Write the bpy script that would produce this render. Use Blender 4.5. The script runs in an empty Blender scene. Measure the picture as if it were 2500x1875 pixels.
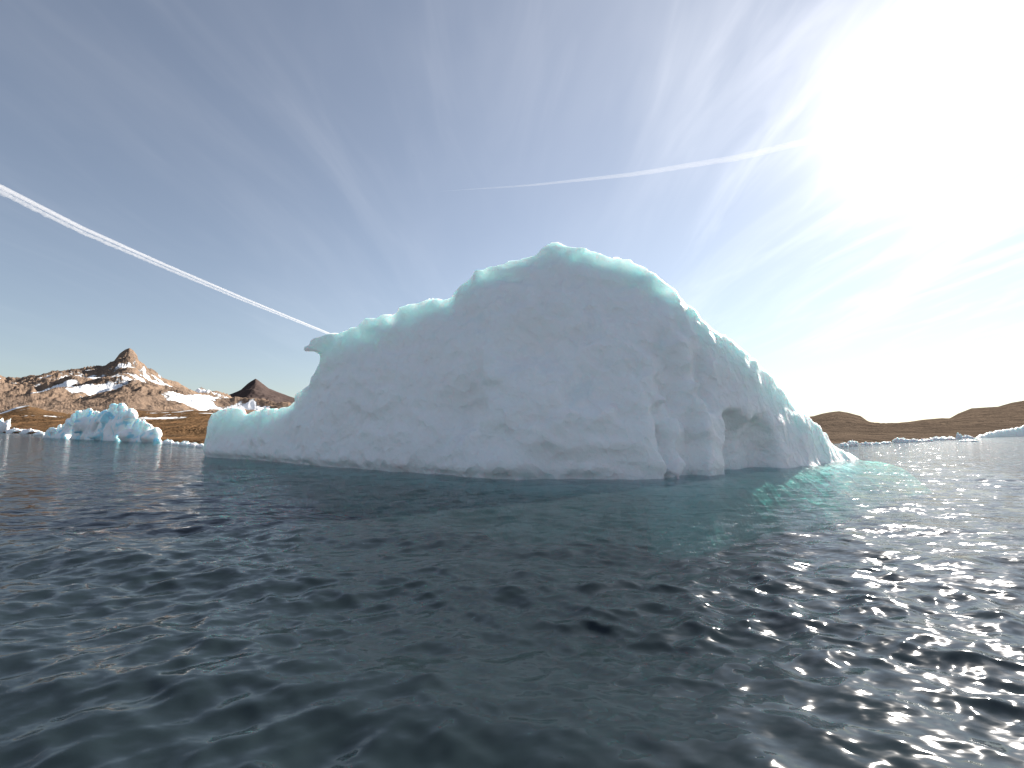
import bpy, math, random
import numpy as np
from mathutils import Vector

# ------------------------------------------------------------------ camera, sky, sun, exposure
scene = bpy.context.scene
R = math.radians
W, H, F = 2500.0, 1875.0, 1165.0            # photograph pixels and focal length in them
CAM_Z, HORIZON = 2.4, 1046.0
PITCH = math.atan((HORIZON - H / 2) / F)
cam_data = bpy.data.cameras.new("camera")
cam_data.sensor_width = 36.0
cam_data.lens = 36.0 * F / W
cam_data.clip_start = 0.05
cam_data.clip_end = 200000.0
cam = bpy.data.objects.new("camera", cam_data)
cam.location = (0, 0, CAM_Z)
cam.rotation_euler = (math.pi / 2 + PITCH, 0, 0)
scene.collection.objects.link(cam)
scene.camera = cam


def ray(px, py):
    """Direction (world) through a pixel of the photograph, scaled so that its Y is 1."""
    x = (px - W / 2) / F
    y = (H / 2 - py) / F
    c, s = math.cos(PITCH), math.sin(PITCH)
    d = (x, c - y * s, s + y * c)
    return d[0] / d[1], d[2] / d[1]


SUN_PX = (2270, 250)
_t, _e = ray(*SUN_PX)
SUN = Vector((_t, 1.0, _e)).normalized()
SUN_EL = math.asin(SUN.z)
SUN_AZ = math.atan2(SUN.x, SUN.y)

vs = scene.view_settings
vs.view_transform = 'Standard'
vs.look = 'None'
vs.exposure = 1.52
vs.gamma = 1.0
vs.use_curve_mapping = False
scene.cycles.use_denoising = True
scene.cycles.max_bounces = 6
scene.cycles.transparent_max_bounces = 12
scene.cycles.sample_clamp_indirect = 4.0
scene.cycles.blur_glossy = 0.6
scene.cycles.volume_bounces = 3


def N(nt, kind, **kw):
    n = nt.nodes.new(kind)
    for k, v in kw.items():
        if k.startswith("i_"):
            n.inputs[k[2:].replace("_", " ")].default_value = v
        else:
            setattr(n, k, v)
    return n


def math_node(nt, op, a, b=None, clamp=False):
    n = nt.nodes.new('ShaderNodeMath')
    n.operation = op
    n.use_clamp = clamp
    for i, v in enumerate((a, b)):
        if v is None:
            continue
        if isinstance(v, (int, float)):
            n.inputs[i].default_value = v
        else:
            nt.links.new(v, n.inputs[i])
    return n.outputs[0]


def map_range(nt, v, a, b, c=0.0, d=1.0, smooth=True):
    n = nt.nodes.new('ShaderNodeMapRange')
    n.interpolation_type = 'SMOOTHSTEP' if smooth else 'LINEAR'
    nt.links.new(v, n.inputs[0])
    for i, q in enumerate((a, b, c, d)):
        n.inputs[1 + i].default_value = q
    return n.outputs[0]


def mixrgb(nt, fac, a, b, blend='MIX'):
    n = nt.nodes.new('ShaderNodeMix')
    n.data_type = 'RGBA'
    n.blend_type = blend
    for sock, v in ((n.inputs[0], fac), (n.inputs[6], a), (n.inputs[7], b)):
        if isinstance(v, (int, float)):
            sock.default_value = v
        elif isinstance(v, (tuple, list)):
            sock.default_value = (*v, 1.0) if len(v) == 3 else v
        else:
            nt.links.new(v, sock)
    return n.outputs[2]


def noise_tex(nt, vec, scale, detail=4.0, rough=0.5, dist=0.0):
    n = nt.nodes.new('ShaderNodeTexNoise')
    n.inputs['Scale'].default_value = scale
    n.inputs['Detail'].default_value = detail
    n.inputs['Roughness'].default_value = rough
    n.inputs['Distortion'].default_value = dist
    if vec is not None:
        nt.links.new(vec, n.inputs['Vector'])
    return n.outputs[0]


def make_world():
    world = bpy.data.worlds.new("World")
    scene.world = world
    world.use_nodes = True
    nt = world.node_tree
    nt.nodes.clear()
    L = nt.links.new
    out = N(nt, 'ShaderNodeOutputWorld')
    bg = N(nt, 'ShaderNodeBackground')
    bg.inputs[1].default_value = 0.1
    sky = N(nt, 'ShaderNodeTexSky', sky_type='NISHITA')
    sky.sun_disc = False
    sky.sun_elevation = SUN_EL
    sky.sun_rotation = SUN_AZ
    sky.altitude = 0
    sky.air_density = 1.0
    sky.dust_density = 0.08
    sky.ozone_density = 2.6
    # thin veil cloud evens the clear sky out: compress its steep rise towards the sun
    lum = N(nt, 'ShaderNodeRGBToBW')
    L(sky.outputs[0], lum.inputs[0])
    squeeze = math_node(nt, 'DIVIDE', SKY_GAIN, math_node(nt, 'ADD', 1.0, math_node(nt, 'MULTIPLY', lum.outputs[0], SKY_KNEE)))
    sq = N(nt, 'ShaderNodeVectorMath', operation='SCALE')
    L(sky.outputs[0], sq.inputs[0])
    L(squeeze, sq.inputs['Scale'])
    hsv = N(nt, 'ShaderNodeHueSaturation')
    hsv.inputs['Saturation'].default_value = SKY_SAT
    hsv.inputs['Value'].default_value = SKY_VAL
    L(sq.outputs[0], hsv.inputs['Color'])
    tc = N(nt, 'ShaderNodeTexCoord')
    d = tc.outputs['Generated']
    dot = N(nt, 'ShaderNodeVectorMath', operation='DOT_PRODUCT')
    L(d, dot.inputs[0])
    dot.inputs[1].default_value = SUN
    ang = math_node(nt, 'ARCCOSINE', math_node(nt, 'MINIMUM', dot.outputs['Value'], 0.999999))
    # aureole of the sun in thin high cloud: narrow core and wide skirt
    core = math_node(nt, 'MULTIPLY', math_node(nt, 'EXPONENT', math_node(nt, 'MULTIPLY', math_node(nt, 'POWER', math_node(nt, 'DIVIDE', ang, R(5.6)), 2.0), -1.0)), GLOW_CORE)
    wide = math_node(nt, 'MULTIPLY', math_node(nt, 'EXPONENT', math_node(nt, 'DIVIDE', ang, -R(GLOW_W))), GLOW_WIDE)
    glow = math_node(nt, 'ADD', core, wide)
    # cirrus on a plane high above
    sep = N(nt, 'ShaderNodeSeparateXYZ')
    L(d, sep.inputs[0])
    den = math_node(nt, 'ADD', math_node(nt, 'MAXIMUM', sep.outputs[2], 0.0), 0.10)
    px = math_node(nt, 'DIVIDE', sep.outputs[0], den)
    py = math_node(nt, 'DIVIDE', sep.outputs[1], den)
    cmb = N(nt, 'ShaderNodeCombineXYZ')
    L(px, cmb.inputs[0])
    L(py, cmb.inputs[1])

    def streaks(rot, sx, sy, off, dist, detail=4.0, rough=0.55):
        mp = N(nt, 'ShaderNodeMapping')
        mp.inputs['Rotation'].default_value = (0, 0, R(rot))
        mp.inputs['Scale'].default_value = (sx, sy, 1)
        mp.inputs['Location'].default_value = off
        L(cmb.outputs[0], mp.inputs[0])
        return noise_tex(nt, mp.outputs[0], 1.0, detail, rough, dist)

    s1 = streaks(-12, 1.5, 0.34, (3.1, 1.7, 0), 1.3)
    s2 = streaks(-20, 4.2, 0.85, (0.4, 7.2, 0), 1.6)
    s3 = streaks(-12, 0.55, 0.35, (5.3, 2.2, 0), 0.0, 1.0)
    a1 = map_range(nt, s1, 0.40, 0.80)
    a2 = map_range(nt, s2, 0.42, 0.80)
    a3 = map_range(nt, s3, 0.34, 0.66)
    a = math_node(nt, 'MULTIPLY', math_node(nt, 'ADD', math_node(nt, 'MULTIPLY', a1, 0.8), math_node(nt, 'MULTIPLY', a2, 0.45)), math_node(nt, 'ADD', math_node(nt, 'MULTIPLY', a3, 0.8), 0.2))
    # streaks flatten out of sight towards the horizon
    fade = map_range(nt, sep.outputs[2], 0.02, 0.26)
    a = math_node(nt, 'MULTIPLY', a, fade, clamp=True)
    # ice cloud scatters forward: far brighter near the sun
    cl = math_node(nt, 'ADD', CLOUD_BASE, math_node(nt, 'MULTIPLY', math_node(nt, 'EXPONENT', math_node(nt, 'DIVIDE', ang, -R(22))), CLOUD_FWD))
    add = math_node(nt, 'MULTIPLY', a, cl)
    tot = math_node(nt, 'ADD', add, glow)
    tint = mixrgb(nt, 1.0, (1.0, 0.93, 0.84), (0, 0, 0), 'ADD')
    v = N(nt, 'ShaderNodeVectorMath', operation='SCALE')
    L(tint, v.inputs[0])
    L(tot, v.inputs['Scale'])
    addv = N(nt, 'ShaderNodeVectorMath', operation='ADD')
    L(hsv.outputs[0], addv.inputs[0])
    L(v.outputs[0], addv.inputs[1])
    L(addv.outputs[0], bg.inputs[0])
    L(bg.outputs[0], out.inputs[0])


SKY_SAT, SKY_VAL = 0.70, 1.0
SKY_GAIN, SKY_KNEE = 0.465, 0.03
GLOW_CORE, GLOW_WIDE, GLOW_W = 4.2, 1.5, 23.0
CLOUD_BASE, CLOUD_FWD = 0.13, 2.9
make_world()
scene.world.cycles.sampling_method = 'MANUAL'
scene.world.cycles.sample_map_resolution = 512

sun_data = bpy.data.lights.new("sun", 'SUN')
sun_data.energy = 5.0
sun_data.angle = R(0.53)
sun_data.color = (1.0, 0.93, 0.83)
sun = bpy.data.objects.new("sun", sun_data)
sun.rotation_euler = SUN.to_track_quat('Z', 'Y').to_euler()
sun.location = (60, 60, 60)
scene.collection.objects.link(sun)

# ------------------------------------------------------------------ helpers
rng = np.random.default_rng(7)
_perm = rng.permutation(256).astype(np.int32)
_perm = np.concatenate([_perm, _perm])
_grad = rng.normal(size=(256, 3)).astype(np.float32)
_grad /= np.linalg.norm(_grad, axis=1, keepdims=True)


def gnoise(x, y, z):
    """Gradient noise, about -0.7..0.7, on arrays."""
    x, y, z = np.broadcast_arrays(np.asarray(x, np.float32), np.asarray(y, np.float32), np.asarray(z, np.float32))
    shp = x.shape
    x, y, z = x.ravel(), y.ravel(), z.ravel()
    xi, yi, zi = np.floor(x).astype(np.int32), np.floor(y).astype(np.int32), np.floor(z).astype(np.int32)
    fx, fy, fz = x - xi, y - yi, z - zi
    u, v, w = (q * q * q * (q * (q * 6 - 15) + 10) for q in (fx, fy, fz))
    res = np.zeros_like(x)
    for dx in (0, 1):
        wx = u if dx else 1 - u
        a = _perm[(xi + dx) & 255]
        for dy in (0, 1):
            wy = v if dy else 1 - v
            b = _perm[(a + yi + dy) & 255]
            for dz in (0, 1):
                wz = w if dz else 1 - w
                g = _grad[_perm[(b + zi + dz) & 255]]
                res += wx * wy * wz * (g[:, 0] * (fx - dx) + g[:, 1] * (fy - dy) + g[:, 2] * (fz - dz))
    return res.reshape(shp)


def fbm(x, y, z, octaves=4, gain=0.5, ridged=False):
    tot, amp, fr = 0.0, 1.0, 1.0
    for o in range(octaves):
        n = gnoise(x * fr + 17.3 * o, y * fr - 9.1 * o, z * fr + 4.7 * o)
        if ridged:
            n = 0.55 - 2.0 * np.abs(n)
        tot = tot + amp * n
        amp *= gain
        fr *= 2.03
    return tot


def sstep(a, b, x):
    q = np.clip((x - a) / (b - a), 0, 1)
    return q * q * (3 - 2 * q)


def link(o):
    scene.collection.objects.link(o)
    return o


def mesh_from(name, verts, quads, mat, smooth=True):
    me = bpy.data.meshes.new(name)
    nv, nq = len(verts), len(quads)
    k = quads.shape[1]
    me.vertices.add(nv)
    me.vertices.foreach_set("co", np.asarray(verts, np.float32).ravel())
    me.loops.add(nq * k)
    me.loops.foreach_set("vertex_index", np.asarray(quads, np.int32).ravel())
    me.polygons.add(nq)
    me.polygons.foreach_set("loop_start", np.arange(0, nq * k, k, dtype=np.int32))
    me.polygons.foreach_set("loop_total", np.full(nq, k, np.int32))
    me.update(calc_edges=True)
    me.polygons.foreach_set("use_smooth", np.full(nq, smooth))
    if mat:
        me.materials.append(mat)
    o = bpy.data.objects.new(name, me)
    return link(o)


def point_attr(o, name, values):
    at = o.data.attributes.new(name, 'FLOAT', 'POINT')
    at.data.foreach_set("value", np.asarray(values, np.float32).ravel())


def grid_quads(nr, nc, wrap=False):
    i = np.arange(nr - 1)[:, None]
    j = np.arange(nc if wrap else nc - 1)[None, :]
    j2 = (j + 1) % nc
    return np.stack([i * nc + j, i * nc + j2, (i + 1) * nc + j2, (i + 1) * nc + j], -1).reshape(-1, 4)


def surface_nets(f, origin, h):
    """Naive surface nets: quads around the zero level of f on a regular grid (negative is inside)."""
    ins = f < 0
    c = np.zeros(tuple(s - 1 for s in f.shape), np.uint8)
    for a in (0, 1):
        for b in (0, 1):
            for d in (0, 1):
                c += ins[a:f.shape[0] - 1 + a, b:f.shape[1] - 1 + b, d:f.shape[2] - 1 + d]
    act = (c > 0) & (c < 8)
    idx = np.full(act.shape, -1, np.int32)
    ii = np.argwhere(act)
    idx[act] = np.arange(len(ii))
    acc = np.zeros((len(ii), 3), np.float32)
    cnt = np.zeros(len(ii), np.float32)
    corners = [(a, b, d) for a in (0, 1) for b in (0, 1) for d in (0, 1)]
    vals = {k: f[ii[:, 0] + k[0], ii[:, 1] + k[1], ii[:, 2] + k[2]] for k in corners}
    for k in corners:
        for ax in range(3):
            if k[ax]:
                continue
            k2 = tuple(1 if q == ax else k[q] for q in range(3))
            va, vb = vals[k], vals[k2]
            cr = (va < 0) != (vb < 0)
            tt = np.where(cr, va / np.where(cr, va - vb, 1), 0)
            p = np.zeros((len(ii), 3), np.float32)
            p[:] = k
            p[:, ax] += tt
            acc += p * cr[:, None]
            cnt += cr
    verts = np.asarray(origin) + (ii + acc / cnt[:, None]) * h
    quads = []
    for ax in range(3):
        sl0 = [slice(None)] * 3
        sl1 = [slice(None)] * 3
        sl0[ax], sl1[ax] = slice(0, -1), slice(1, None)
        a, b = ins[tuple(sl0)], ins[tuple(sl1)]
        e = np.argwhere(a != b)
        u, w = [q for q in range(3) if q != ax]
        e = e[(e[:, u] > 0) & (e[:, w] > 0) & (e[:, u] < f.shape[u] - 1) & (e[:, w] < f.shape[w] - 1)]
        flip = a[e[:, 0], e[:, 1], e[:, 2]]
        if ax == 1:
            flip = ~flip
        cells = []
        for du, dw in ((0, 0), (1, 0), (1, 1), (0, 1)):
            q = e.copy()
            q[:, u] -= du
            q[:, w] -= dw
            cells.append(idx[q[:, 0], q[:, 1], q[:, 2]])
        q = np.stack(cells, -1)
        q[~flip] = q[~flip][:, ::-1]
        quads.append(q)
    quads = np.concatenate(quads)
    return verts, quads


def tag(o, label, cat, group=None, kind=None):
    if label:
        o["label"] = label
    if cat:
        o["category"] = cat
    if group:
        o["group"] = group
    if kind:
        o["kind"] = kind
    return o


def new_mat(name):
    m = bpy.data.materials.new(name)
    m.use_nodes = True
    nt = m.node_tree
    nt.nodes.clear()
    return m, nt, N(nt, 'ShaderNodeOutputMaterial')


# ------------------------------------------------------------------ materials
def ice_material(name, base, radius, scale, dent=0.12, dent_scale=1.3, blue=(0.74, 0.84, 0.88), blue_at=(0.55, 0.78)):
    m, nt, out = new_mat(name)
    L = nt.links.new
    geo = N(nt, 'ShaderNodeNewGeometry')
    p = geo.outputs['Position']
    bs = N(nt, 'ShaderNodeBsdfPrincipled')
    n1 = noise_tex(nt, p, 0.35, 3, 0.55, 0.6)
    n2 = noise_tex(nt, p, 2.2, 3, 0.6)
    c = mixrgb(nt, map_range(nt, n1, blue_at[0], blue_at[1]), base, blue)
    c = mixrgb(nt, map_range(nt, n2, 0.3, 0.75, 0.0, 0.09), c, (0.74, 0.79, 0.82))
    L(c, bs.inputs['Base Color'])
    bs.inputs['Roughness'].default_value = 0.55
    bs.inputs['IOR'].default_value = 1.31
    bs.inputs['Subsurface Weight'].default_value = 0.72
    bs.inputs['Subsurface Radius'].default_value = radius
    bs.inputs['Subsurface Scale'].default_value = scale
    # melt hollows and grain
    vo = N(nt, 'ShaderNodeTexVoronoi', feature='F1')
    vo.inputs['Scale'].default_value = dent_scale
    wn = N(nt, 'ShaderNodeTexNoise')
    wn.inputs['Scale'].default_value = 0.9
    L(p, wn.inputs['Vector'])
    warp = N(nt, 'ShaderNodeVectorMath', operation='MULTIPLY_ADD')
    L(wn.outputs['Color'], warp.inputs[0])
    warp.inputs[1].default_value = (1.4, 1.4, 1.4)
    L(p, warp.inputs[2])
    L(warp.outputs[0], vo.inputs['Vector'])
    vd = math_node(nt, 'POWER', vo.outputs['Distance'], 1.6)
    fine = noise_tex(nt, p, 6.0, 3, 0.62)
    hgt = math_node(nt, 'ADD', math_node(nt, 'MULTIPLY', vd, dent), math_node(nt, 'MULTIPLY', fine, 0.10))
    bp = N(nt, 'ShaderNodeBump')
    bp.inputs['Strength'].default_value = 0.8
    bp.inputs['Distance'].default_value = 1.0
    L(hgt, bp.inputs['Height'])
    L(bp.outputs[0], bs.inputs['Normal'])
    L(bs.outputs[0], out.inputs[0])
    return m


def water_material():
    m, nt, out = new_mat("sea_water")
    L = nt.links.new
    geo = N(nt, 'ShaderNodeNewGeometry')
    p = geo.outputs['Position']
    mp = N(nt, 'ShaderNodeMapping')
    mp.inputs['Rotation'].default_value = (0, 0, R(-14))
    mp.inputs['Scale'].default_value = (0.55, 1.0, 1.0)
    L(p, mp.inputs[0])
    w1 = noise_tex(nt, mp.outputs[0], 1.1, 2, 0.5)
    w2 = noise_tex(nt, mp.outputs[0], 4.2, 2, 0.5)
    w3 = noise_tex(nt, mp.outputs[0], 0.22, 0, 0.5)
    patch = map_range(nt, noise_tex(nt, p, 0.07, 0, 0.5), 0.35, 0.65, 0.45, 1.0)
    h1 = math_node(nt, 'MULTIPLY', w1, 0.09)
    h2 = math_node(nt, 'MULTIPLY', math_node(nt, 'MULTIPLY', w2, 0.022), patch)
    h3 = math_node(nt, 'MULTIPLY', w3, 0.10)
    hh = math_node(nt, 'ADD', math_node(nt, 'ADD', h1, h2), h3)
    bp = N(nt, 'ShaderNodeBump')
    bp.inputs['Strength'].default_value = 1.0
    bp.inputs['Distance'].default_value = 1.0
    L(hh, bp.inputs['Height'])
    # ripple slopes as a vector field, so that far ripples too small to see still break up the mirror
    def slope(scale, detail, amp):
        nz = N(nt, 'ShaderNodeTexNoise')
        nz.inputs['Scale'].default_value = scale
        nz.inputs['Detail'].default_value = detail
        L(mp.outputs[0], nz.inputs['Vector'])
        sb = N(nt, 'ShaderNodeVectorMath', operation='SUBTRACT')
        L(nz.outputs['Color'], sb.inputs[0])
        sb.inputs[1].default_value = (0.5, 0.5, 0.5)
        ml = N(nt, 'ShaderNodeVectorMath', operation='MULTIPLY')
        L(sb.outputs[0], ml.inputs[0])
        ml.inputs[1].default_value = (amp * 0.7, amp, 0.0)
        return ml.outputs[0]
    ad = N(nt, 'ShaderNodeVectorMath', operation='ADD')
    L(bp.outputs[0], ad.inputs[0])
    ad2 = N(nt, 'ShaderNodeVectorMath', operation='ADD')
    L(slope(3.2, 1.0, 0.58), ad2.inputs[0])
    L(slope(13.0, 1.0, 0.34), ad2.inputs[1])
    L(ad2.outputs[0], ad.inputs[1])
    nn = N(nt, 'ShaderNodeVectorMath', operation='NORMALIZE')
    L(ad.outputs[0], nn.inputs[0])
    bp = nn
    gl = N(nt, 'ShaderNodeBsdfGlossy')
    gl.inputs['Roughness'].default_value = 0.08
    gl.inputs['Color'].default_value = (0.97, 0.97, 1.0, 1)
    L(bp.outputs[0], gl.inputs['Normal'])
    tr = N(nt, 'ShaderNodeBsdfTransparent')
    tr.inputs['Color'].default_value = (0.94, 0.98, 0.98, 1)
    df = N(nt, 'ShaderNodeBsdfDiffuse')
    df.inputs['Color'].default_value = (0.046, 0.074, 0.088, 1)
    body = N(nt, 'ShaderNodeMixShader')
    body.inputs[0].default_value = 0.27
    L(tr.outputs[0], body.inputs[1])
    L(df.outputs[0], body.inputs[2])
    fr = N(nt, 'ShaderNodeFresnel')
    fr.inputs['IOR'].default_value = 1.333
    L(bp.outputs[0], fr.inputs['Normal'])
    mx = N(nt, 'ShaderNodeMixShader')
    # facets of a ruffled sea turn towards a low viewpoint: the mean reflectance levels off at grazing angles
    eff = math_node(nt, 'DIVIDE', fr.outputs[0], math_node(nt, 'ADD', 1.0, math_node(nt, 'MULTIPLY', fr.outputs[0], 0.9)))
    L(eff, mx.inputs[0])
    L(body.outputs[0], mx.inputs[1])
    L(gl.outputs[0], mx.inputs[2])
    L(mx.outputs[0], out.inputs['Surface'])
    va = N(nt, 'ShaderNodeVolumeAbsorption')
    va.inputs['Color'].default_value = (0.0, 0.80, 0.72, 1)
    va.inputs['Density'].default_value = 0.18
    L(va.outputs[0], out.inputs['Volume'])
    return m


def rock_material(name, c1, c2, c3, scale, bump):
    m, nt, out = new_mat(name)
    L = nt.links.new
    geo = N(nt, 'ShaderNodeNewGeometry')
    p = geo.outputs['Position']
    bs = N(nt, 'ShaderNodeBsdfPrincipled')
    bs.inputs['Roughness'].default_value = 0.95
    bs.inputs['Specular IOR Level'].default_value = 0.0
    n1 = noise_tex(nt, p, scale, 7, 0.62, 0.4)
    n2 = noise_tex(nt, p, scale * 5.3, 6, 0.65, 0.2)
    c = mixrgb(nt, map_range(nt, n1, 0.38, 0.62), c1, c2)
    c = mixrgb(nt, map_range(nt, n2, 0.48, 0.68), c, c3)
    at = N(nt, 'ShaderNodeAttribute', attribute_name="snow")
    sn = math_node(nt, 'ADD', at.outputs['Fac'], math_node(nt, 'MULTIPLY', math_node(nt, 'SUBTRACT', n2, 0.5), 0.55))
    sn = map_range(nt, sn, 0.47, 0.53)
    c = mixrgb(nt, sn, c, (0.82, 0.83, 0.85))
    L(c, bs.inputs['Base Color'])
    bp = N(nt, 'ShaderNodeBump')
    bp.inputs['Strength'].default_value = 0.9
    bp.inputs['Distance'].default_value = bump
    hb = math_node(nt, 'MULTIPLY', math_node(nt, 'ADD', n1, math_node(nt, 'MULTIPLY', n2, 0.35)), math_node(nt, 'SUBTRACT', 1.0, math_node(nt, 'MULTIPLY', sn, 0.8)))
    L(hb, bp.inputs['Height'])
    L(bp.outputs[0], bs.inputs['Normal'])
    L(bs.outputs[0], out.inputs[0])
    return m


def plain_material(name, col, rough=0.9):
    m, nt, out = new_mat(name)
    bs = N(nt, 'ShaderNodeBsdfPrincipled')
    geo = N(nt, 'ShaderNodeNewGeometry')
    n = noise_tex(nt, geo.outputs['Position'], 0.3, 4)
    c = mixrgb(nt, n, col, tuple(q * 0.7 for q in col))
    nt.links.new(c, bs.inputs['Base Color'])
    bs.inputs['Roughness'].default_value = rough
    nt.links.new(bs.outputs[0], out.inputs[0])
    return m


MAT_BERG = ice_material("berg_ice", (0.965, 0.978, 0.98), (0.56, 1.0, 0.95), 0.85, 0.25, 1.3, (0.84, 0.91, 0.94))
MAT_FAR_ICE = ice_material("weathered_blue_ice", (0.93, 0.945, 0.95), (0.6, 1.0, 1.08), 0.7, 0.3, 0.45, (0.40, 0.76, 0.87), (0.52, 0.64))
MAT_FLOE = ice_material("floe_ice", (0.88, 0.90, 0.91), (0.35, 0.5, 0.5), 0.25, 0.25, 0.8, (0.80, 0.87, 0.90))
MAT_WATER = water_material()
MAT_BED = plain_material("sea_bed_silt", (0.010, 0.022, 0.030))
MAT_MOUNTAIN = rock_material("mountain_rock", (0.25, 0.178, 0.13), (0.19, 0.138, 0.105), (0.12, 0.092, 0.075), 0.008, 26.0)
MAT_DARK_PEAK = rock_material("dark_peak_rock", (0.075, 0.056, 0.052), (0.055, 0.043, 0.041), (0.09, 0.067, 0.06), 0.005, 16.0)
MAT_TUNDRA = rock_material("tundra", (0.16, 0.092, 0.048), (0.105, 0.065, 0.036), (0.06, 0.042, 0.028), 0.030, 6.0)
MAT_HEATH = rock_material("heath_hill", (0.135, 0.102, 0.077), (0.100, 0.076, 0.058), (0.062, 0.049, 0.039), 0.025, 8.0)

# ------------------------------------------------------------------ sea
def build_water():
    th_f = np.linspace(-R(64), R(64), 1000)
    th_b = np.linspace(R(64), 2 * math.pi - R(64), 90)[1:-1]
    th = np.concatenate([th_f, th_b])
    off = np.concatenate([np.linspace(1250, 40, 660)])
    r = F * CAM_Z / off
    r = np.concatenate([[0.3, 0.8, 1.4, 1.9], r, np.geomspace(72, 60000, 70)])
    rr, tt = np.meshgrid(r.astype(np.float32), th.astype(np.float32), indexing='ij')
    X, Y = rr * np.sin(tt), rr * np.cos(tt)
    dr = np.gradient(r)[:, None] * np.ones_like(tt)
    Z = np.zeros_like(X)
    DX, DY = np.zeros_like(X), np.zeros_like(X)
    rs = np.random.default_rng(11)
    # gusty patches: choppier on the left, smoother in the lee of the ice
    patch = 0.75 + 0.9 * gnoise(X / 9.0, Y / 9.0, 0.3) - 0.28 * sstep(-2.0, 9.0, X)
    patch = np.clip(patch, 0.35, 1.4)
    gps = [0.6 + 1.3 * np.clip(gnoise(X / w + 7 * j, Y / w, j * 3.7) + 0.2, -0.3, 1) for j, w in enumerate((1.3, 1.7, 3.2, 4.1, 9.0, 11.0))]
    for k in range(96):
        lam = 0.15 * (3.6 / 0.15) ** (rs.random() ** 1.1)
        ang = R(-78) + rs.normal() * R(48)
        kx, ky = math.cos(ang), math.sin(ang)
        kk = 2 * math.pi / lam
        steep = 0.026 * rs.uniform(0.5, 1.2) * (1.45 if 0.25 < lam < 1.0 else 0.75)
        amp = steep / kk * 1.6
        vis = sstep(2.2, 5.0, lam / np.maximum(dr, rr * R(0.13)))
        ph = kk * (kx * X + ky * Y) + rs.random() * 6.283
        gp = gps[min(int((math.log(lam / 0.15) / math.log(3.6 / 0.15)) * 3), 2) * 2 + k % 2]
        A = amp * vis * gp * (patch if lam < 2.4 else 1.0)
        Z += A * np.sin(ph)
        q = 0.75
        DX += q * A * np.cos(ph) * kx
        DY += q * A * np.cos(ph) * ky
    v = np.stack([X + DX, Y + DY, Z], -1).reshape(-1, 3)
    q = grid_quads(len(r), len(th), wrap=True)
    o = mesh_from("sea_water", v, q, MAT_WATER)
    tag(o, None, None, kind="structure")
    s = 60000.0
    bed = mesh_from("sea_bed", np.array([[-s, -s, -40], [s, -s, -40], [s, s, -40], [-s, s, -40]]), np.array([[0, 1, 2, 3]]), MAT_BED)
    tag(bed, None, None, kind="structure")


build_water()

# ------------------------------------------------------------------ land
def depth_at(py):
    return F * CAM_Z / max(py - HORIZON, 0.05)


def profile(pts):
    a = np.array([ray(*p) for p in pts])
    k = np.argsort(a[:, 0])
    return a[k, 0], a[k, 1]


def terrain(name, ridge, y_ridge, front, mat, cols, rows, spur, spur_len, power=1.6, back=1.5, snow=None, rise=0.5, seed=0, knolls=(), peaky=4.0):
    """A real hill mass: shore line -> slopes with spurs -> ridge -> far side. front: list of shore pixels or a depth."""
    tr, er = profile(ridge)
    t = np.linspace(tr[0], tr[-1], cols)
    yr = np.full(cols, float(y_ridge))
    zr = CAM_Z + np.interp(t, tr, er) * yr
    if isinstance(front, (int, float)):
        yf = np.full(cols, float(front))
    else:
        fa = sorted((ray(px, py)[0], depth_at(py)) for px, py in front)
        yf = 1.0 / np.interp(t, [q[0] for q in fa], [1.0 / q[1] for q in fa])
    n_front = int(rows * 0.78)
    s = np.concatenate([np.linspace(0, 1, n_front) ** 1.7, 1 + np.linspace(0, 1, rows - n_front + 1)[1:]])
    S, T = np.meshgrid(s, t, indexing='ij')
    Yf, Yr, Zr = yf[None, :], yr[None, :], zr[None, :]
    Y = np.where(S <= 1, Yf + (Yr - Yf) * S, Yr * (1 + (S - 1) * (back - 1)))
    X = T * Y
    sf = np.clip(S, 0, 1)
    # the crest's small teeth do not run down the slope: broaden the profile away from it
    zs = zr.copy()
    kern = np.hanning(2 * (cols // 14) + 1)
    zs = np.convolve(np.pad(zr, cols // 14, mode='edge'), kern / kern.sum(), mode='valid')
    wgt = sf ** peaky
    Zc = Zr * wgt + zs[None, :] * (1 - wgt)
    Z = -0.6 + (rise + 0.6) * sstep(0, 0.02, sf) + (Zc - rise) * sf ** power
    wx = X + 0.45 * spur_len * gnoise(X / spur_len + 3.3, Y / spur_len, seed)
    wy = Y + 0.45 * spur_len * gnoise(X / spur_len, Y / spur_len + 8.1, seed)
    n = fbm(wx / spur_len + seed, wy / (spur_len * 1.5), 0.37 + seed, 7, 0.55, ridged=True)
    env = np.clip(sf * 1.5, 0, 1) * (1 - sf ** 1.8) + 0.06 * sf
    Z = Z + spur * n * env
    Z = np.where(S > 1, Zr * (1 - sstep(0, 1, S - 1)) + 0.05 * spur * n * (2 - S), Z)
    for kx, kpy, ky, w, hh in knolls:
        c = (ray(kx, kpy)[0] * ky, ky)
        g = np.exp(-(((X - c[0]) / w) ** 2 + ((Y - c[1]) / (w * 0.7)) ** 2))
        Z = Z + hh * g * (1 + 0.8 * fbm(X / 5, Y / 5, 1.3, 4))
    v = np.stack([X, Y, Z], -1).reshape(-1, 3)
    o = mesh_from(name, v, grid_quads(len(s), cols), mat)
    tag(o, None, None, kind="structure")
    gz_y, gz_x = np.gradient(Z)
    sl = np.hypot(gz_x / np.maximum(np.gradient(X, axis=1), 1e-3), gz_y / np.maximum(np.gradient(Y, axis=0), 1e-3))
    sn = np.zeros_like(Z) if snow is None else snow(X, Y, Z, sl, sf, n)
    point_attr(o, "snow", sn)
    return o


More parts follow.
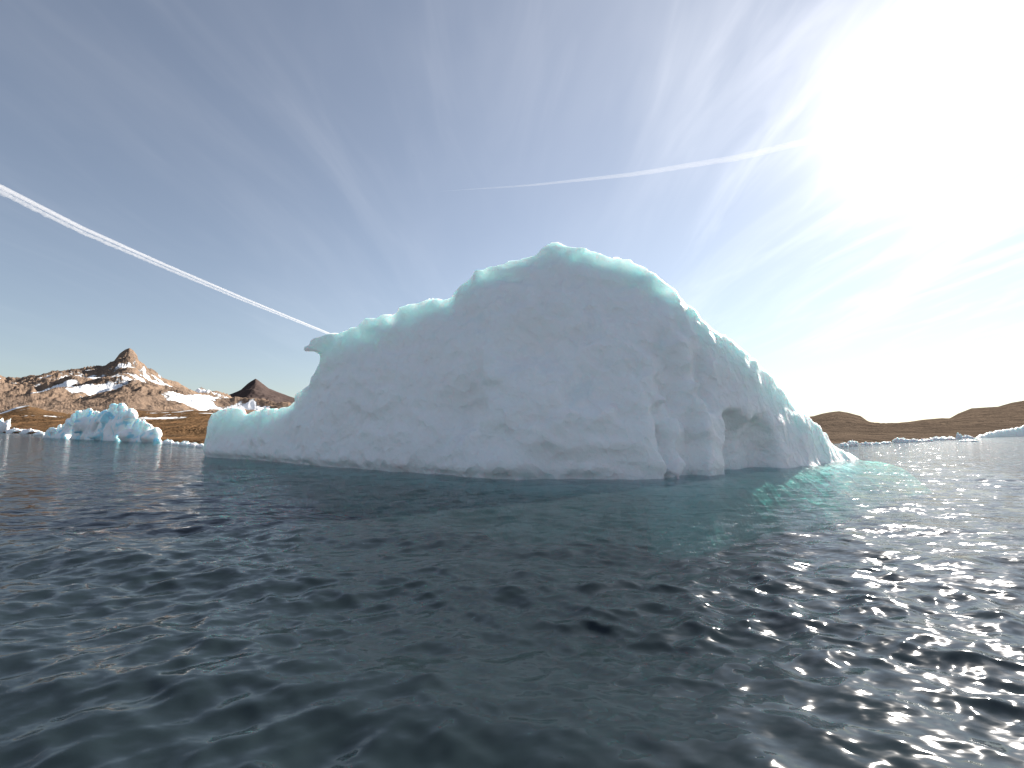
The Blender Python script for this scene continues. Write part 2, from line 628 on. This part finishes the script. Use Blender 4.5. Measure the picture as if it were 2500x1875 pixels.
RIDGE_MAIN = [(-420, 960), (-260, 905), (-120, 935), (-40, 915), (0, 923), (14, 934), (21, 930), (51, 929), (74, 919), (103, 922), (120, 913), (161, 915), (192, 903), (220, 899), (254, 901), (268, 887),
              (278, 884), (292, 865), (306, 855), (316, 851), (326, 857), (335, 869), (338, 882), (352, 891), (359, 906), (381, 917), (399, 930), (429, 941), (457, 956),
              (481, 968), (509, 971), (530, 978), (580, 990), (680, 1005), (800, 1025)]
RIDGE_DARK = [(440, 1010), (490, 985), (522, 974), (550, 968), (588, 952), (606, 936), (617, 929), (624, 925), (630, 929), (639, 936), (656, 949), (673, 956), (704, 968), (760, 985), (860, 1010), (980, 1030)]
RIDGE_FOOT = [(-420, 990), (-200, 1000), (-60, 1004), (0, 1008), (40, 994), (70, 989), (110, 1001), (150, 1008), (200, 1012), (250, 1003), (300, 996), (350, 1003), (381, 1006), (420, 1004), (470, 1002), (515, 1006), (600, 1012), (800, 1025), (980, 1038)]
SHORE_L = [(-420, 1053), (-150, 1054), (0, 1056), (110, 1061), (250, 1071), (400, 1082), (500, 1090), (640, 1094), (980, 1096)]
RIDGE_RIGHT = [(1700, 1042), (1850, 1030), (1940, 1022), (1987, 1016), (2008, 1010), (2030, 1006), (2048, 1004), (2068, 1007), (2101, 1016), (2122, 1031), (2147, 1041), (2166, 1033), (2190, 1033), (2220, 1030), (2253, 1025), (2301, 1021), (2318, 1022), (2339, 1010),
               (2372, 997), (2437, 993), (2470, 983), (2500, 978), (2600, 965), (2750, 975), (2950, 990)]
SHORE_R = [(1700, 1096), (1950, 1091), (2070, 1087), (2200, 1082), (2350, 1071), (2500, 1063), (2650, 1058), (2950, 1055)]


def cover(s, share, gain=1.6):
    """Shift a field so that the given share of it lies above one half."""
    return 0.5 + gain * (s - np.quantile(s, 1 - share))


def snow_main(X, Y, Z, sl, sf, n):
    s = 0.45 * fbm(X / 170 + 2.0, Y / 300, 5.1, 5, 0.6) - n * 0.25
    s -= 0.5 * sstep(0.72, 0.95, sf) * (np.abs(X / Y + 0.80) < 0.12)
    return cover(s, 0.34) * sstep(0.2, 0.3, sf)


def snow_few(X, Y, Z, sl, sf, n):
    return cover(0.5 * fbm(X / 40, Y / 90, 2.2, 4) - n * 0.2, 0.08) * sstep(0.3, 0.5, sf)


def snow_dark(X, Y, Z, sl, sf, n):
    return cover(0.3 * fbm(X / 500, Y / 500, 2.9, 4) - n * 0.3, 0.15) * (1 - sstep(0.5, 0.75, sf))


terrain("mountain", RIDGE_MAIN, 2600, 800, MAT_MOUNTAIN, 640, 300, 110.0, 330.0, 1.2, 1.5, snow_main, 2.0, 3.2, peaky=2.2)
terrain("mountain", RIDGE_DARK, 5200, 2700, MAT_DARK_PEAK, 260, 160, 150.0, 700.0, 1.5, 1.4, snow_dark, 5.0, 8.4)
terrain("tundra_hills", RIDGE_FOOT, 760, SHORE_L, MAT_TUNDRA, 520, 260, 9.0, 95.0, 2.0, 1.35, snow_few, 0.5, 1.1, knolls=[(445, 1050, 118, 14, 1.9), (500, 1050, 105, 10, 1.4)])
terrain("heath_hills", RIDGE_RIGHT, 1100, SHORE_R, MAT_HEATH, 420, 240, 9.0, 130.0, 2.2, 1.35, None, 0.45, 6.6)

# ------------------------------------------------------------------ icebergs
def interp_px(pts, col):
    a = sorted((ray(*p)[0], q) for p, q in zip(pts, col))
    return np.array([q[0] for q in a]), np.array([q[1] for q in a])


def carve(B, f, c0, c1, margin, op):
    """Apply op(sub_field, sub_coords) only inside the box round c0..c1."""
    sl = []
    P = []
    for k, ax in enumerate((B.x, B.y, B.z)):
        lo, hi = min(c0[k], c1[k]) - margin, max(c0[k], c1[k]) + margin
        a, b = np.searchsorted(ax, lo), np.searchsorted(ax, hi)
        sl.append(slice(a, b))
        shp = [1, 1, 1]
        shp[k] = -1
        P.append(ax[a:b].astype(np.float32).reshape(shp))
    sl = tuple(sl)
    f[sl] = op(f[sl], P)


class Berg:
    """Ice mass as an implicit solid: crest line, waterline, front and back slopes, then carved and roughened."""

    def __init__(self, crest, water, thick, back, foot, h, zlo, zpad, g_pow=1.15, back_pow=0.8, pad=3.0, pad_front=3.0, pad_right=3.0):
        wt = sorted((ray(px, py)[0], depth_at(py)) for px, py in water)
        self.tw = np.array([q[0] for q in wt])
        self.yw = np.array([q[1] for q in wt])
        self.tc, self.ec = profile(crest)
        self.thick, self.back, self.foot = thick, back, foot
        self.g_pow, self.back_pow = g_pow, back_pow
        self.h = h
        t = np.linspace(self.tc[0], self.tc[-1], 200)
        yw = np.interp(t, self.tw, self.yw)
        th = np.interp(t, thick[0], thick[1])
        bk = np.interp(t, back[0], back[1])
        zr = CAM_Z + np.interp(t, self.tc, self.ec) * (yw + th)
        x0, x1 = (t * yw).min() - pad, (t * (yw + th)).max() + pad_right
        y0, y1 = yw.min() - pad_front, (yw + th + bk).max() + pad
        self.x = np.arange(x0, x1, h)
        self.y = np.arange(y0, y1, h)
        self.z = np.arange(zlo, zr.max() + zpad, h)
        X, Y = np.meshgrid(self.x, self.y, indexing='ij')
        self.X, self.Y = X, Y
        self.Hm = self.height(X, Y)
        for _ in range(3):
            for ax in (0, 1):
                q = np.pad(self.Hm, [(1, 1) if k == ax else (0, 0) for k in (0, 1)], mode='edge')
                self.Hm = 0.25 * (np.take(q, range(0, q.shape[ax] - 2), ax) + np.take(q, range(2, q.shape[ax]), ax)) + 0.5 * self.Hm
        gx, gy = np.gradient(self.Hm, h)
        self.g = np.sqrt(1 + np.minimum(gx * gx + gy * gy, 12.0))

    def height(self, X, Y):
        t = X / Y
        yw = np.interp(t, self.tw, self.yw)
        th = np.interp(t, self.thick[0], self.thick[1])
        bk = np.interp(t, self.back[0], self.back[1])
        ft = np.interp(t, self.foot[0], self.foot[1])
        yr = yw + th
        zr = CAM_Z + np.interp(t, self.tc, self.ec) * yr
        over = np.maximum(t - self.tc[-1], 0) * Y + np.maximum(self.tc[0] - t, 0) * Y
        zr = np.maximum(zr, 0.02)
        q = (Y - yw) / th
        front = zr * np.clip(q, 0, 1) ** self.g_pow
        dd = np.maximum(yw - Y, 0)
        quad = 0.015 + 0.20 * np.clip(ft / 0.22, 0, 1)
        front = np.where(q < 0, -dd * ft - quad * dd * dd - 0.16 * np.clip(dd / 0.5, 0, 1), front)
        b = np.clip((Y - yr) / bk, 0, 1)
        rear = zr * (1 - b ** self.back_pow) - np.maximum(Y - yr - bk, 0) * 0.8
        Hh = np.where(Y < yr, front, rear)
        return np.where(over > 0, np.minimum(Hh, 0.0) - over * np.where(t > 0, 0.09, 1.5) - 0.04 * over * over - 0.16 * np.clip(over / 0.5, 0, 1), Hh)

    def hit(self, px, py, step=0.05):
        """Where the ray through a pixel meets the front of the (uncarved) ice."""
        t, e = ray(px, py)
        Y = np.arange(self.y[0], self.y[-1], step)
        hz = self.height(t * Y, Y)
        k = np.argmax(CAM_Z + e * Y <= hz)
        y = Y[k]
        return np.array([t * y, y, CAM_Z + e * y])

    def field(self):
        f = (self.z[None, None, :] - self.Hm[:, :, None]) / self.g[:, :, None]
        return f.astype(np.float32)

    def coords(self):
        return self.x[:, None, None].astype(np.float32), self.y[None, :, None].astype(np.float32), self.z[None, None, :].astype(np.float32)

    def finish(self, f, name, mat, noise):
        band = np.argwhere(np.abs(f) < 1.1)
        p = np.stack([self.x[band[:, 0]], self.y[band[:, 1]], self.z[band[:, 2]]], -1)
        f[band[:, 0], band[:, 1], band[:, 2]] += noise(p).astype(np.float32)
        f[0], f[-1], f[:, 0], f[:, -1], f[:, :, 0], f[:, :, -1] = (np.maximum(q, 0.05) for q in (f[0], f[-1], f[:, 0], f[:, -1], f[:, :, 0], f[:, :, -1]))
        v, q = surface_nets(f, (self.x[0], self.y[0], self.z[0]), self.h)
        return mesh_from(name, v, q, mat)


def smin(a, b, k):
    h = np.clip(0.5 + 0.5 * (b - a) / k, 0, 1)
    return b * (1 - h) + a * h - k * h * (1 - h)


def smax(a, b, k):
    return -smin(-a, -b, k)


def ellipsoid(P, c, r, rotz=0.0, rotx=0.0):
    dx, dy, dz = P[0] - c[0], P[1] - c[1], P[2] - c[2]
    ca, sa = math.cos(rotz), math.sin(rotz)
    ux, uy = dx * ca + dy * sa, -dx * sa + dy * ca
    k = np.sqrt((ux / r[0]) ** 2 + (uy / r[1]) ** 2 + (dz / r[2]) ** 2)
    return (k - 1) * min(r)


def capsule(P, a, b, ra, rb):
    a, b = np.asarray(a, np.float32), np.asarray(b, np.float32)
    ab = b - a
    w = [(P[i] - a[i]) for i in range(3)]
    s = np.clip((w[0] * ab[0] + w[1] * ab[1] + w[2] * ab[2]) / float(ab @ ab), 0, 1)
    d = np.sqrt(sum((w[i] - s * ab[i]) ** 2 for i in range(3)))
    return d - (ra + (rb - ra) * s)


def T(px, py=1046):
    return ray(px, py)[0]


def build_main_berg():
    crest = [(497, 1100), (500, 1064), (510, 1030), (521, 1008), (543, 992), (570, 991), (596, 998), (614, 998), (644, 993), (682, 990), (704, 975), (723, 963), (749, 937), (766, 915), (780, 890), (790, 850), (800, 815),
             (835, 801), (865, 792), (891, 776), (928, 761), (970, 749), (985, 739), (1018, 726), (1044, 715), (1063, 712), (1085, 713), (1097, 704), (1134, 678), (1179, 655),
             (1209, 640), (1242, 631), (1261, 618), (1298, 607), (1330, 595), (1348, 584), (1371, 588), (1393, 599), (1416, 597), (1432, 603), (1485, 609), (1509, 612), (1546, 625), (1582, 641),
             (1607, 665), (1656, 696), (1684, 735), (1713, 763), (1737, 792), (1749, 806), (1786, 818), (1810, 831), (1835, 855), (1855, 870), (1892, 908), (1928, 953), (1949, 983), (1973, 1006),
             (1993, 1026), (2014, 1050), (2038, 1071), (2059, 1089), (2079, 1119)]
    water = [(490, 1115), (517, 1117), (630, 1124), (742, 1136), (966, 1151), (1200, 1169), (1300, 1172), (1444, 1172), (1600, 1170), (1648, 1169), (1721, 1164), (1762, 1157), (1851, 1148), (1973, 1134), (2079, 1121), (2200, 1110)]
    thick = ([T(490), T(560), T(700), T(800), T(1100), T(1350), T(1620), T(1750), T(1900), T(2079)], [1.8, 2.6, 3.2, 4.2, 6.0, 7.2, 5.4, 3.2, 2.0, 0.8])
    back = ([T(490), T(700), T(900), T(1350), T(1720), T(1850), T(1960), T(2079)], [4.0, 5.0, 8.0, 11.0, 7.0, 4.2, 2.4, 1.2])
    foot = ([T(490), T(1450), T(1600), T(1720), T(1850), T(2000), T(2300)], [2.5, 2.0, 1.1, 0.6, 0.22, 0.05, 0.04])
    B = Berg(crest, water, thick, back, foot, 0.135, -3.2, 1.2, 0.75, 0.85, pad=2.5, pad_front=4.0, pad_right=9.0)
    f = B.field()
    P = B.coords()
    # jutting horn on the left shoulder, notch beneath it
    yr = float(np.interp(T(800), B.tw, B.yw) + np.interp(T(800), *thick))

    def at(px, py, y):
        t, e = ray(px, py)
        return np.array([t * y, y, CAM_Z + e * y])

    def add_capsule(a, b, ra, rb, k):
        carve(B, f, a, b, max(ra, rb) + 2 * k + 0.3, lambda q, p: smin(q, capsule(p, a, b, ra, rb), k))

    def cut_capsule(a, b, ra, rb, k):
        carve(B, f, a, b, max(ra, rb) + 2 * k + 0.3, lambda q, p: smax(q, -capsule(p, a, b, ra, rb), k))

    def cut_ellipsoid(c, r, rz, k):
        carve(B, f, c, c, max(r) * 2.2 + 2 * k + 1.0, lambda q, p: smax(q, -ellipsoid(p, c, r, rz), k))

    add_capsule(at(814, 843, yr), at(748, 850, yr - 0.2), 0.85, 0.13, 0.3)
    add_capsule(at(800, 832, yr), at(768, 841, yr), 0.5, 0.25, 0.25)
    cut_capsule(at(764, 880, yr - 5), at(764, 880, yr + 9), 0.62, 0.62, 0.3)
    # hollows in the big face, then the pockets and the cave of the face beyond the buttress
    for px, py, dy, r, rz, k in ((1475, 1130, -0.6, (2.6, 0.8, 0.8), 0.0, 0.7),
                                 (1350, 1120, -0.3, (1.6, 0.8, 0.9), 0.0, 0.6), (1090, 985, -0.75, (2.4, 0.9, 1.8), 0.0, 0.9), (1420, 900, -0.75, (2.2, 0.9, 1.6), 0.0, 0.9), (1280, 800, -0.7, (2.6, 0.8, 1.6), 0.0, 0.9),
                                 (1655, 900, -0.2, (1.0, 0.9, 3.2), 0.2, 0.7), (1720, 900, -0.2, (0.9, 0.8, 3.0), 0.2, 0.6),
                                 (1632, 1040, -0.2, (0.6, 0.9, 1.8), 0.3, 0.3), (1702, 1010, -0.1, (0.85, 1.1, 2.6), 0.25, 0.3), (1692, 1090, -0.05, (0.6, 0.9, 1.3), 0.25, 0.25),
                                 (1808, 1095, 0.1, (1.9, 1.8, 2.5), 0.5, 0.2), (1868, 1095, -0.05, (2.2, 1.3, 2.2), 0.6, 0.5)):
        cut_ellipsoid(B.hit(px, py) + (0, dy, 0), r, rz, k)
    # waterline notch cut by the swell, all along the shaded front
    zz = P[2]
    notch = np.exp(-((zz + 0.05) / 0.33) ** 2) * 0.55
    tl = (B.X / B.Y)[:, :, None]
    keel = 0.9 * np.clip(-zz - 0.1, 0, 4)
    f = f + keel * (1 - sstep(T(1480), T(1660), tl))
    f = f + notch * (1 - sstep(T(1780), T(1930), tl)) * (1 - 0.5 * sstep(T(1250), T(1600), tl))

    def soft(n):
        return np.sqrt(n * n + 0.006)

    def noise(p):
        x, y, z = p.T
        t = x / y
        right = sstep(T(1560), T(1660), t)
        a = 0.42 * fbm(x / 4.2, y / 4.2, z / 3.2, 3, 0.5)
        crest_calm = 1 - 0.65 * sstep(T(1680), T(1780), t) - 0.5 * (1 - sstep(T(700), T(860), t))
        b = 0.80 * crest_calm * soft(gnoise((x - 0.35 * z) / 2.4 + 0.6 * gnoise(x / 3, y / 3, z / 3), y / 2.4 + 5, (z + 0.4 * x) / 1.7))
        c = 0.30 * (1 - 0.7 * sstep(T(1640), T(1760), t)) * np.abs(gnoise(x / 1.1 + 3, y / 1.1, z / 0.8)) + 0.05 * fbm(x / 0.6, y / 0.6, z / 0.5, 2)
        fl = right * (1 - sstep(T(1720), T(1800), t)) * 0.20 * np.abs(gnoise(x / 1.3 + 0.5 * gnoise(x / 2, y / 2, z / 2), y / 2.0, z / 4.5))
        tip = sstep(T(1850), T(1950), t) * 0.05 * gnoise((x + 0.5 * z) / 0.45, y / 0.9, (z - 0.6 * x) / 1.6)
        under = sstep(-0.6, 0.1, z)
        return (a + b + c + fl + tip) * (0.35 + 0.65 * under) - 0.15
    o = B.finish(f, "iceberg", MAT_BERG, noise)
    tag(o, "huge shaded white iceberg with humped crest and turquoise tip, filling the middle", "iceberg")
    return o


def build_blue_berg():
    crest = [(108, 1064), (112, 1046), (125, 1040), (141, 1030), (158, 1026), (170, 1016), (179, 998), (195, 990), (213, 986), (240, 988), (261, 989), (275, 979), (292, 972), (308, 976), (320, 982), (330, 1002), (340, 1010), (357, 1015), (371, 1040), (385, 1058), (394, 1068), (400, 1083)]
    water = [(100, 1069), (271, 1076), (400, 1081)]
    thick = ([T(105), T(180), T(292), T(400)], [2.0, 5.0, 6.0, 1.5])
    back = ([T(105), T(292), T(400)], [4.0, 10.0, 4.0])
    foot = ([T(105), T(400)], [2.0, 2.0])
    B = Berg(crest, water, thick, back, foot, 0.30, -1.8, 2.0, 0.8, 0.9)
    f = B.field()
    for px, py, r in ((300, 1046, (2.6, 3.0, 2.4)), (225, 1055, (1.8, 2.4, 1.8)), (165, 1055, (1.4, 2.0, 1.6)), (350, 1055, (1.0, 2.0, 2.0)), (275, 1010, (1.2, 1.5, 1.5))):
        c = B.hit(px, py)
        carve(B, f, c, c, 5.0, lambda q, p: smax(q, -ellipsoid(p, c, r, -0.6), 0.5))
    for px, py, r in ((312, 1062, 1.3), (200, 1040, 1.6), (262, 1020, 1.2), (368, 1066, 1.5), (130, 1052, 1.2), (240, 1066, 1.0)):
        c = B.hit(px, py)
        carve(B, f, c, c, 4.0, lambda q, p: smin(q, ellipsoid(p, c, (r, r, r * 1.2)), 0.5))

    def noise(p):
        x, y, z = p.T
        return 1.0 * fbm(x / 4.0, y / 4.0, z / 3.2, 3, 0.5) - 0.9 * np.abs(gnoise(x / 2.1, y / 2.1, z / 2.0)) - 0.45 * np.abs(gnoise(x / 0.9, y / 0.9, z / 0.8)) + 0.3
    o = B.finish(f, "iceberg", MAT_FAR_ICE, noise)
    tag(o, "craggy sunlit white and bright blue iceberg in front of the snowy mountain", "iceberg")


def build_flat_berg():
    crest = [(2381, 1069), (2386, 1062), (2392, 1055), (2402, 1052), (2420, 1046), (2440, 1041), (2470, 1039), (2500, 1033), (2540, 1027), (2580, 1032), (2610, 1048), (2625, 1064)]
    water = [(2370, 1070), (2500, 1065), (2640, 1062)]
    thick = ([T(2381), T(2500), T(2625)], [1.0, 2.5, 1.5])
    back = ([T(2381), T(2500), T(2625)], [5.0, 9.0, 5.0])
    foot = ([T(2381), T(2625)], [2.0, 2.0])
    B = Berg(crest, water, thick, back, foot, 0.35, -1.6, 1.5, 0.55, 0.9)
    f = B.field()

    def noise(p):
        x, y, z = p.T
        return 0.4 * fbm(x / 4.0, y / 4.0, z / 3.0, 3, 0.5) + 0.15 * np.abs(gnoise(x / 1.5, y / 1.5, z / 1.2)) - 0.05
    o = B.finish(f, "iceberg", MAT_BERG, noise)
    tag(o, "low flat-topped grey iceberg cut off by the frame below the brown hills", "iceberg")


build_main_berg()
build_blue_berg()
build_flat_berg()


# ------------------------------------------------------------------ floes
def floe(px, wy, wpx, hpx, seed, label, name="ice_floe", group=None, lumpy=0.5, depth=0.7):
    y = depth_at(wy)
    t = ray(px, wy)[0]
    c = np.array([t * y, y + 0.3, 0.0])
    hw, hz = wpx / F * y / 2, hpx / F * y
    nu, nv = 40, 18
    u = np.linspace(0, 2 * math.pi, nu, endpoint=False)
    v = np.linspace(-0.5, 1.0, nv) * math.pi / 2
    V, U = np.meshgrid(v, u, indexing='ij')
    cv, sv = np.cos(V), np.sin(V)
    x, yy, z = cv * np.cos(U), cv * np.sin(U), sv
    n = fbm(x * 1.3 + seed * 3.7, yy * 1.3 + seed, z * 1.3, 4, 0.55)
    r = 1 + lumpy * 0.7 * n
    ridge = 1 + lumpy * 1.6 * fbm(x * 2.1 - seed, yy * 2.1, 0.5 + 0 * x, 3)
    zz = np.where(z > 0, np.sign(z) * np.abs(z) ** 0.6 * ridge, z)
    vts = np.stack([c[0] + x * r * hw, c[1] + yy * r * max(hw * depth, 0.4), zz * hz + 0 * z], -1)
    vts[..., 2] = np.maximum(vts[..., 2], -0.7 * max(hz, 0.3))
    o = mesh_from(name, vts.reshape(-1, 3), grid_quads(nv, nu, wrap=True), MAT_FLOE)
    tag(o, label, "ice", group)
    return o


GL, GM, GR = "floes below the left shore", "brash between the bergs", "floes along the right shore"
floe(-6, 1056, 50, 26, 1, "tall white floe at the picture edge below the brown shore", group=GL, lumpy=0.9)
floe(40, 1057, 44, 9, 2, "flat pale blue floe next to the tall edge floe", group=GL)
floe(72, 1058.5, 40, 9, 3, "white floe midway between tall edge floe and blue iceberg", group=GL)
floe(98, 1062, 30, 7, 4, "low white floe touching the craggy blue iceberg", group=GL)
order = ("brash ice piece touching the right foot of the blue iceberg", "second small brash ice piece from the blue iceberg", "third brash ice piece from the blue iceberg, the tallest of its row",
         "fourth small brash ice piece from the blue iceberg", "brash ice piece next to last before the huge iceberg", "small brash ice piece half hidden behind the huge iceberg")
for i, (px, wy, w, hh) in enumerate(((408, 1083, 26, 8), (428, 1085, 22, 5), (447, 1087, 26, 8), (468, 1088, 24, 6), (488, 1090.5, 26, 6), (500, 1092, 18, 5))):
    floe(px, wy, w, hh, 10 + i, order[i], "brash_ice", GM)
rp = [(2064, 1090, 20, 8, "small floe just past the turquoise tip of the huge iceberg"), (2085, 1088, 24, 11, "rounded grey floe hump below the first brown hill"),
      (2120, 1085.5, 26, 5, "first thin floe after the rounded grey hump"), (2140, 1085, 22, 4, "middle one of three thin floes between grey hump and domed floe"), (2165, 1083, 24, 4, "thin floe just before the domed white floe"),
      (2203, 1081, 34, 10, "domed white floe below the dip between brown hills"), (2235, 1079, 34, 6, "first low floe after the domed white floe"),
      (2262, 1077.5, 30, 5, "second low floe after the domed white floe"), (2290, 1075, 34, 7, "third low floe after the domed white floe"), (2318, 1074, 34, 7, "low white floe just before the upright ice block"),
      (2345, 1072.5, 13, 14, "upright dark ice block beside the low flat-topped iceberg"), (2368, 1078, 40, 5, "thin dark floe drifting in the glitter before the flat-topped iceberg"), (2362, 1071, 26, 7, "low white floe between the upright block and the flat-topped iceberg")]
for i, (px, wy, w, hh, lb) in enumerate(rp):
    floe(px, wy, w, hh, 30 + i, lb, group=GR, lumpy=0.35 if hh == 14 else 0.6)

# ------------------------------------------------------------------ condensation trails
def trail_material(name, dens):
    m, nt, out = new_mat(name)
    pv = N(nt, 'ShaderNodeVolumePrincipled')
    pv.inputs['Color'].default_value = (0.97, 0.96, 0.97, 1)
    pv.inputs['Density'].default_value = dens
    pv.inputs['Anisotropy'].default_value = 0.0
    nt.links.new(pv.outputs[0], out.inputs['Volume'])
    return m


def trail(name, pts, radius, mat, label, puff=0.0, seed=0, parent=None, n=500):
    """Tube of cloud along pixel/depth way points: (px, py, depth)."""
    w = np.array([[ray(px, py)[0] * y, y, CAM_Z + ray(px, py)[1] * y] for px, py, y in pts])
    s = np.linspace(0, 1, len(pts))
    ss = np.linspace(0, 1, n)
    c = np.stack([np.interp(ss, s, w[:, k]) for k in range(3)], -1)
    for _ in range(40):
        c[1:-1] = (c[:-2] + c[2:] + 2 * c[1:-1]) / 4
    tan = np.gradient(c, axis=0)
    tan /= np.linalg.norm(tan, axis=1, keepdims=True)
    up = np.array([0, 0, 1.0])
    side = np.cross(tan, up)
    side /= np.linalg.norm(side, axis=1, keepdims=True)
    nrm = np.cross(side, tan)
    al = np.cumsum(np.concatenate([[0], np.linalg.norm(np.diff(c, axis=0), axis=1)]))
    k = 12
    a = np.linspace(0, 2 * math.pi, k, endpoint=False)
    rad = np.interp(ss, np.linspace(0, 1, len(radius)), radius)
    A, I = np.meshgrid(a, np.arange(n))
    n1 = gnoise(al[I] / (rad[I] * 3.2) + seed, np.sin(A) * 0.8, np.cos(A) * 0.8)
    low = np.clip(-np.sin(A), 0, 1)
    r = rad[I] * (1 + puff * (0.9 * n1 + 1.0 * low * np.maximum(gnoise(al[I] / (rad[I] * 1.7) + seed, 0.3, 0.2), 0)))
    r[0], r[-1] = r[0] * 0.02, r[-1] * 0.02
    v = c[:, None, :] + r[..., None] * (np.cos(A)[..., None] * side[:, None, :] + np.sin(A)[..., None] * nrm[:, None, :])
    o = mesh_from(name, v.reshape(-1, 3), grid_quads(n, k, wrap=True)[:, ::-1], mat)
    if parent is None:
        tag(o, label, "contrail")
    else:
        o.parent = parent
    return o


MAT_TRAIL = trail_material("contrail_ice", 0.0038)
MAT_TRAIL_LOW = trail_material("contrail_ice_loose", 0.0026)
MAT_TRAIL_FAINT = trail_material("contrail_ice_faint", 0.0009)
way = [(-330, 305, 7000), (0, 455, 9500), (200, 556, 12000), (400, 645, 15500), (600, 730, 21000), (800, 812, 32000), (880, 845, 40000)]
root = trail("contrail", way, [52, 52, 50, 48, 46, 44, 40], MAT_TRAIL, "bright white contrail slanting down to the horned shoulder of the iceberg", 0.12, 2.0, n=700)
low = [(px, py + o, y) for (px, py, y), o in zip(way, (15, 13, 11, 8, 6, 3, 2))]
trail("wake_strand", low, [50, 50, 48, 46, 42, 36, 30], MAT_TRAIL_LOW, None, 0.75, 5.0, parent=root, n=900)
trail("contrail", [(1060, 468, 30000), (1300, 452, 26000), (1550, 425, 22500), (1800, 385, 19500), (2050, 325, 17000), (2300, 255, 15000), (2620, 160, 13000)], [5, 60, 110, 130, 130, 130, 130], MAT_TRAIL_FAINT, "faint long contrail running above the iceberg into the sun glare", 0.2, 9.0)
